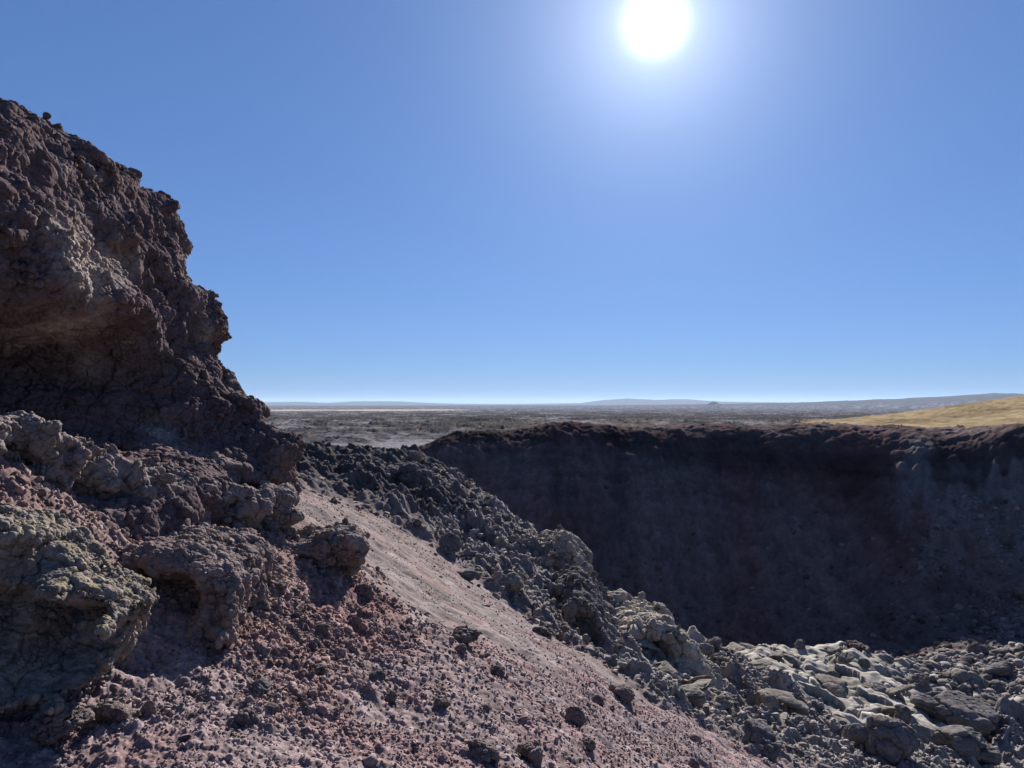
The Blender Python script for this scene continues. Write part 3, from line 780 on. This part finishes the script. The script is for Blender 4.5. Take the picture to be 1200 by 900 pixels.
def stone_mass(name, pts, size, sub, rg, label, cat, vary=0.4, sink=0.42, pale=0.025, nvar=24, flat=1.0, jit=0.13):
    z, col = terrain(pts[:, 0], pts[:, 1])
    sh = [shard((9, 13, 18)[sub], rg) for _ in range(nvar)]
    var = np.stack([a for a, b in sh]); fas = np.stack([b for a, b in sh])
    n = len(pts); size = np.minimum(size, 2.4 * np.median(size))
    vi = rg.integers(0, nvar, n); Rm = rand_rot(n, rg)
    v = np.einsum('nij,nkj->nki', Rm, var[vi]) * size[:, None, None]
    v[:, :, 2] *= flat
    v += np.stack([pts[:, 0], pts[:, 1], z + size * flat * (0.5 - sink)], 1)[:, None]
    k = np.exp(rg.normal(0, vary * 0.6, n)) * 1.12
    k = np.where(rg.uniform(size=n) < pale, k * 1.7, k)
    k = np.minimum(k, 0.22 / np.maximum(col.max(1), 0.01))
    c = np.repeat(np.clip(col * k[:, None], 0.02, 0.5), var.shape[1], 0)
    f = (fas[vi] + (np.arange(n) * var.shape[1])[:, None, None]).reshape(-1, 3)
    o = link(name, make_mesh(name, v.reshape(-1, 3), None, c, tris=f), M_small)
    return tag(o, label, cat, kind='stuff')
rg = np.random.default_rng(21)
KI = {c: i for i, c in enumerate(KINDS)}
def clump(x, y, s, seed, lo=-0.25, hi=0.3): return sm(lo, hi, fbm2(x, y, s, 3, seed))
cind_w = lambda k, x, y, r: (k[:, KI['R']] + k[:, KI['C']] * 0.75) * (0.35 + 0.65 * clump(x, y, 0.8, 901))
p = scatter(42000, (-38, 24), (2.6, 11), cind_w, rg)
stone_mass('cinder_gravel', p, np.exp(rg.normal(math.log(0.0092), 0.42, len(p))) * np.clip(p[:, 2] / 5, 0.8, 1.6), 0, rg, 'loose fine reddish cinder gravel covering the near slope', 'gravel', jit=0.16)
p = scatter(14000, (-20, 24), (9, 22), lambda k, x, y, r: (k[:, KI['C']] + 0.25 * k[:, KI['H']]) * (0.15 + 0.85 * clump(x, y, 1.6, 903)), rg)
stone_mass('chute_gravel', p, np.exp(rg.normal(math.log(0.009), 0.4, len(p))) * np.clip(p[:, 2] / 10, 0.8, 2), 0, rg, 'fine pale cinder grit on the chute', 'gravel', jit=0.16)
red_w = lambda k, x, y, r: k[:, KI['R']] * (0.3 + 0.7 * clump(x, y, 0.9, 905)) + 0.16 * k[:, KI['C']] * clump(x, y, 0.7, 907, 0.0, 0.3)
p = scatter(9000, (-38, 20), (3.2, 12), red_w, rg)
stone_mass('clinker_rubble', p, np.exp(rg.normal(math.log(0.0155), 0.5, len(p))) * np.clip(p[:, 2] / 6, 0.8, 1.5), 1, rg, 'jumble of sharp reddish clinker below the rock bank', 'rubble', jit=0.10)
rub_w = lambda k, x, y, r: np.clip(k[:, KI['B']] + 0.25 * k[:, KI['K']] - 0.8 * k[:, KI['S']] + 0.5 * k[:, KI['D']], 0, 1) * (0.2 + 0.8 * clump(x, y, 3.0, 911))
p = scatter(17000, (-16, 40), (11, 48), rub_w, rg)
stone_mass('lava_rubble', p, np.exp(rg.normal(math.log(0.048), 0.55, len(p))) * np.clip(p[:, 2] / 20, 0.6, 1.9), 1, rg, 'broken grey lava rubble strewn over the rocky spur and pit edge', 'rubble', vary=0.6, flat=0.8)
wall_w = lambda k, x, y, r: np.clip(k[:, KI['D']] + (0.05 + 0.35 * sm(24, 32, np.degrees(np.arctan2(x, y)))) * k[:, KI['W']], 0, 1) * (0.25 + 0.75 * clump(x, y, 8, 915))
p = scatter(15000, (3, 44), (44, 108), wall_w, rg)
stone_mass('talus', p, np.exp(rg.normal(math.log(0.19), 0.5, len(p))), 1, rg, 'grey talus blocks spilling down the right side of the crater wall', 'talus', vary=0.6, flat=0.8)
print('gravel', time.time() - T0)

# boulder kinds, each one mesh shared by its copies
def boulder_mesh(name, seed, detail=0.07, lump=0.15, npl=8, base=(0.11, 0.10, 0.098), cells=0.3):
    r_ = np.random.default_rng(seed)
    n = r_.normal(size=(npl, 3)); n /= np.linalg.norm(n, axis=1)[:, None]; d = r_.uniform(0.45, 0.9, npl)
    ell = 1 + 0.25 * r_.uniform(-1, 1, 3)
    def fn(X_, Y_, Z_):
        q = np.stack([X_ / ell[0], Y_ / ell[1], Z_ / ell[2]], -1)
        f = np.linalg.norm(q, axis=-1) - 1.05
        for i in range(npl): f = smax(f, q @ n[i] - d[i], 0.04)
        return f
    lo = (-1.6, -1.6, -1.6)
    F, A, B, C_ = grid_sdf(lo, (1.6, 1.6, 1.6), 0.075, fn)
    F = add_noise(F, A, B, C_, [(0.10, 0.9, 3, seed, False, 1.0), (0.06, 0.4, 2, seed + 7, True, 1.0)], 0.45)
    V, Q = surface_nets(F, lo, 0.075); V, Q = subdiv(V, Q, 1)
    V, c1, c2, n3 = rough_up(V, Q, cells, lump, 1.0, seed + 3)
    return make_mesh(name, V, Q, tint(len(V), base, c1, c2, n3, 0.3))
BOULD = [boulder_mesh('boulder', 1000 + 13 * i) for i in range(6)]
PALE = [boulder_mesh('pale_boulder', 1200 + 13 * i, lump=0.10, base=(0.165, 0.146, 0.128)) for i in range(4)]
CLINK = [boulder_mesh('clinker', 1400 + 13 * i, lump=0.5, base=(0.130, 0.104, 0.098), cells=0.38) for i in range(6)]
for m_ in BOULD + PALE + CLINK: m_.materials.append(M_small)
print('boulder kinds', time.time() - T0)
def put(name, me, x, y, z, s, rot, label, cat, group=None):
    o = bpy.data.objects.new(name, me); scene.collection.objects.link(o)
    o.location = (float(x), float(y), float(z)); o.scale = tuple(float(a) for a in s); o.rotation_euler = rot
    return tag(o, label, cat, group)
def find_ground(px, py):
    """where the line of sight through a pixel first meets the ground"""
    d = ray(px, py); ts = np.geomspace(2.4, 140, 900)
    g = terrain(d[0] * ts / d[1], ts)[0]
    hit = np.nonzero(d[2] * ts / d[1] < g)[0]
    return ts[hit[0]] if len(hit) else None
# the boulders one can single out: pixel of the foot, width in pixels, height/width, kind, description
NAMED = [
 (1137, 868, 84, 0.62, BOULD[0], 'largest rounded dark boulder at the lower right, casting a long shadow'),
 (1052, 898, 70, 0.85, BOULD[1], 'tall dark boulder at the bottom edge beside the banded pale slab'),
 (1014, 880, 40, 0.8, BOULD[2], 'dark boulder with a pale lit top left of the tall one'),
 (1062, 858, 34, 0.8, BOULD[3], 'dark angular boulder sitting on the edge of the pale slab'),
 (1146, 899, 70, 0.5, BOULD[4], 'low broad dark boulder at the bottom right below the largest one'),
 (893, 885, 52, 0.75, BOULD[5], 'dark boulder at the foot of the cinder slope near the bottom edge'),
 (978, 793, 14, 0.7, BOULD[2], 'small dark stone lying alone on the pale lava slab'),
 (994, 780, 20, 0.6, BOULD[0], 'flat dark stone on the upper part of the pale lava slab'),
 (1016, 787, 18, 0.6, BOULD[3], 'dark stone right of the flat one on the pale slab'),
 (940, 761, 14, 0.9, BOULD[4], 'dark knob standing on the rim of the pale slab against the pit'),
 (1009, 764, 28, 0.5, CLINK[1], 'reddish clinker heap at the far edge of the pale slab'),
 (842, 764, 20, 0.8, BOULD[1], 'round dark boulder on the pit edge right of the pale outcrop'),
 (823, 772, 26, 0.7, PALE[0], 'pale slabby boulder leaning on the smooth outcrop'),
 (848, 832, 30, 0.6, PALE[1], 'pale broken block amid the rubble in front of the slab'),
 (810, 825, 50, 0.4, PALE[2], 'long pale slab stepping down from the smooth outcrop'),
 (905, 835, 34, 0.5, PALE[3], 'flat pale block on the dark rubble in front of the pale slab'),
 (540, 754, 42, 0.5, CLINK[0], 'dark jagged clinker lump alone on the pale cinder chute'),
 (673, 850, 26, 0.8, CLINK[2], 'upright dark stone on the lower cinder slope'),
 (690, 880, 18, 0.8, CLINK[3], 'dark stone below the upright one near the bottom of the cinder slope'),
 (583, 794, 18, 0.9, CLINK[4], 'black stone halfway down the cinder slope'),
 (728, 822, 34, 0.55, CLINK[5], 'low dark lump with a grey rim near the spur foot'),
 (620, 895, 34, 0.8, CLINK[1], 'dark clinker at the bottom edge right of the greyish one'),
 (565, 892, 40, 0.6, CLINK[4], 'greyish rough clinker at the bottom edge of the gravel'),
 (441, 799, 24, 0.5, BOULD[3], 'grey-green stone among the red clinker'),
 (457, 826, 18, 0.7, CLINK[2], 'small black stone below the red clinker field'),
 (171, 842, 20, 1.3, CLINK[0], 'dark pointed stone standing upright by the mossy boulder'),
 (317, 834, 18, 0.7, CLINK[5], 'dark stone alone on the near gravel'),
 (301, 812, 24, 0.5, BOULD[5], 'flat grey stone on the near gravel below the undercut bank'),
 (60, 880, 70, 0.55, CLINK[3], 'broad rough lump in the bottom left corner'),
 (120, 850, 46, 0.7, CLINK[1], 'knobbly lump under the right side of the mossy boulder'),
 (425, 700, 26, 0.6, CLINK[2], 'brown lump just below the jutting outcrop'),
 (230, 640, 44, 0.5, CLINK[4], 'brown lump above the undercut bank'),
 (280, 645, 36, 0.6, CLINK[5], 'dark lump between the undercut bank and the jutting outcrop'),
 (390, 590, 16, 0.6, CLINK[0], 'dark lump at the top of the cinder chute by the black ridge'),
 (527, 645, 26, 0.8, BOULD[2], 'dark boulder where the spur meets the cinder chute'),
 (547, 680, 30, 0.7, BOULD[0], 'dark boulder lower down the edge of the chute'),
 (603, 698, 32, 0.7, PALE[1], 'pale topped boulder on the spur above the chute'),
 (615, 660, 30, 0.6, PALE[2], 'pale weathered block near the spur crest'),
]
NM = {id(m): 'dark_boulder' for m in BOULD}; NM.update({id(m): 'pale_boulder' for m in PALE}); NM.update({id(m): 'clinker_block' for m in CLINK})
taken = []
for i, (px, py, w, ar, me, lab) in enumerate(NAMED):
    y = find_ground(px, min(py, 897))
    if y is None: continue
    q = P(px, py, y); s = 0.5 * w / FPX * y
    put(NM[id(me)], me, q[0], q[1] + s * 0.7, terrain(np.array([q[0]]), np.array([q[1] + 0.7 * s]))[0][0] + s * ar * 0.55, (s, s, s * ar * 1.15), (0.2 * math.sin(i), 0.2 * math.cos(2 * i), i * 1.7), lab, 'boulder' if w >= 24 else 'rock')
def loose(n, th, rlim, weight, meshes, size, name, label, cat, group, sq=0.8, seed=0):
    r_ = np.random.default_rng(seed)
    p = scatter(n, th, rlim, weight, r_)
    z, _ = terrain(p[:, 0], p[:, 1])
    for i in range(len(p)):
        s = size(p[i, 2], r_)
        put(name, meshes[int(r_.integers(len(meshes)))], p[i, 0], p[i, 1], z[i] + 0.25 * s, (s, s * r_.uniform(0.8, 1.2), s * sq * r_.uniform(0.8, 1.2)),
            tuple(r_.uniform(-0.5, 0.5, 2)) + (r_.uniform(0, 6.28),), label, cat, group)
loose(170, (-34, 22), (3.4, 12), lambda k, x, y, r: red_w(k, x, y, r), CLINK, lambda r, g: 0.036 * math.exp(g.normal(0, 0.4)) * r / 6,
      'clinker_stone', 'rough dark reddish clinker stone lying loose on the cinder slope', 'rock', 'loose clinker stones on the cinder slope', seed=61)
loose(170, (-14, 36), (13, 46), rub_w, CLINK + BOULD[:2], lambda r, g: 0.135 * math.exp(g.normal(0, 0.45)) * r / 24,
      'lava_block', 'rough lava block lying in the rubble of the spur and pit edge', 'rock', 'lava blocks in the rubble', seed=62)
loose(60, (6, 34), (17, 44), lambda k, x, y, r: np.clip(k[:, KI['S']] * 0.7 + 0.35 * k[:, KI['B']] * clump(x, y, 5, 931), 0, 1), PALE, lambda r, g: min(0.38 * math.exp(g.normal(0, 0.45)), 0.7) * r / 32,
      'lava_plate', 'pale broken plate of smooth lava tilted among the rubble near the pit edge', 'lava plate', 'broken lava plates near the pit edge', sq=0.22, seed=66)
loose(110, (14, 40), (46, 104), lambda k, x, y, r: np.clip(k[:, KI['D']], 0, 1) * clump(x, y, 8, 915), BOULD + PALE[:1], lambda r, g: 0.5 * math.exp(g.normal(0, 0.45)),
      'talus_block', 'grey block fallen on the shaded right side of the crater', 'rock', 'fallen blocks on the right crater wall', seed=63)

# ------------------------------------------------------------------ the air
hz = bpy.data.materials.new('haze'); hz.use_nodes = True
ht = hz.node_tree; ht.nodes.clear()
ho = ht.nodes.new('ShaderNodeOutputMaterial'); hv = ht.nodes.new('ShaderNodeVolumePrincipled')
hv.inputs['Color'].default_value = (0.52, 0.68, 0.96, 1); hv.inputs['Density'].default_value = 1.6e-5; hv.inputs['Anisotropy'].default_value = 0.2
ht.links.new(hv.outputs[0], ho.inputs['Volume'])
S_, zb, zt = 36000.0, float(Z.min()) - 1.0, float(Z.max()) + 25.0
bv = np.array([(sx * S_, sy * S_, z_) for z_ in (zb, zt) for sy in (-1, 1) for sx in (-1, 1)], f32)
bq = np.array([(0, 2, 3, 1), (4, 5, 7, 6), (0, 1, 5, 4), (1, 3, 7, 5), (3, 2, 6, 7), (2, 0, 4, 6)])
ha = link('haze', make_mesh('haze', bv, bq), hz)
tag(ha, kind='stuff')
print('done', time.time() - T0)
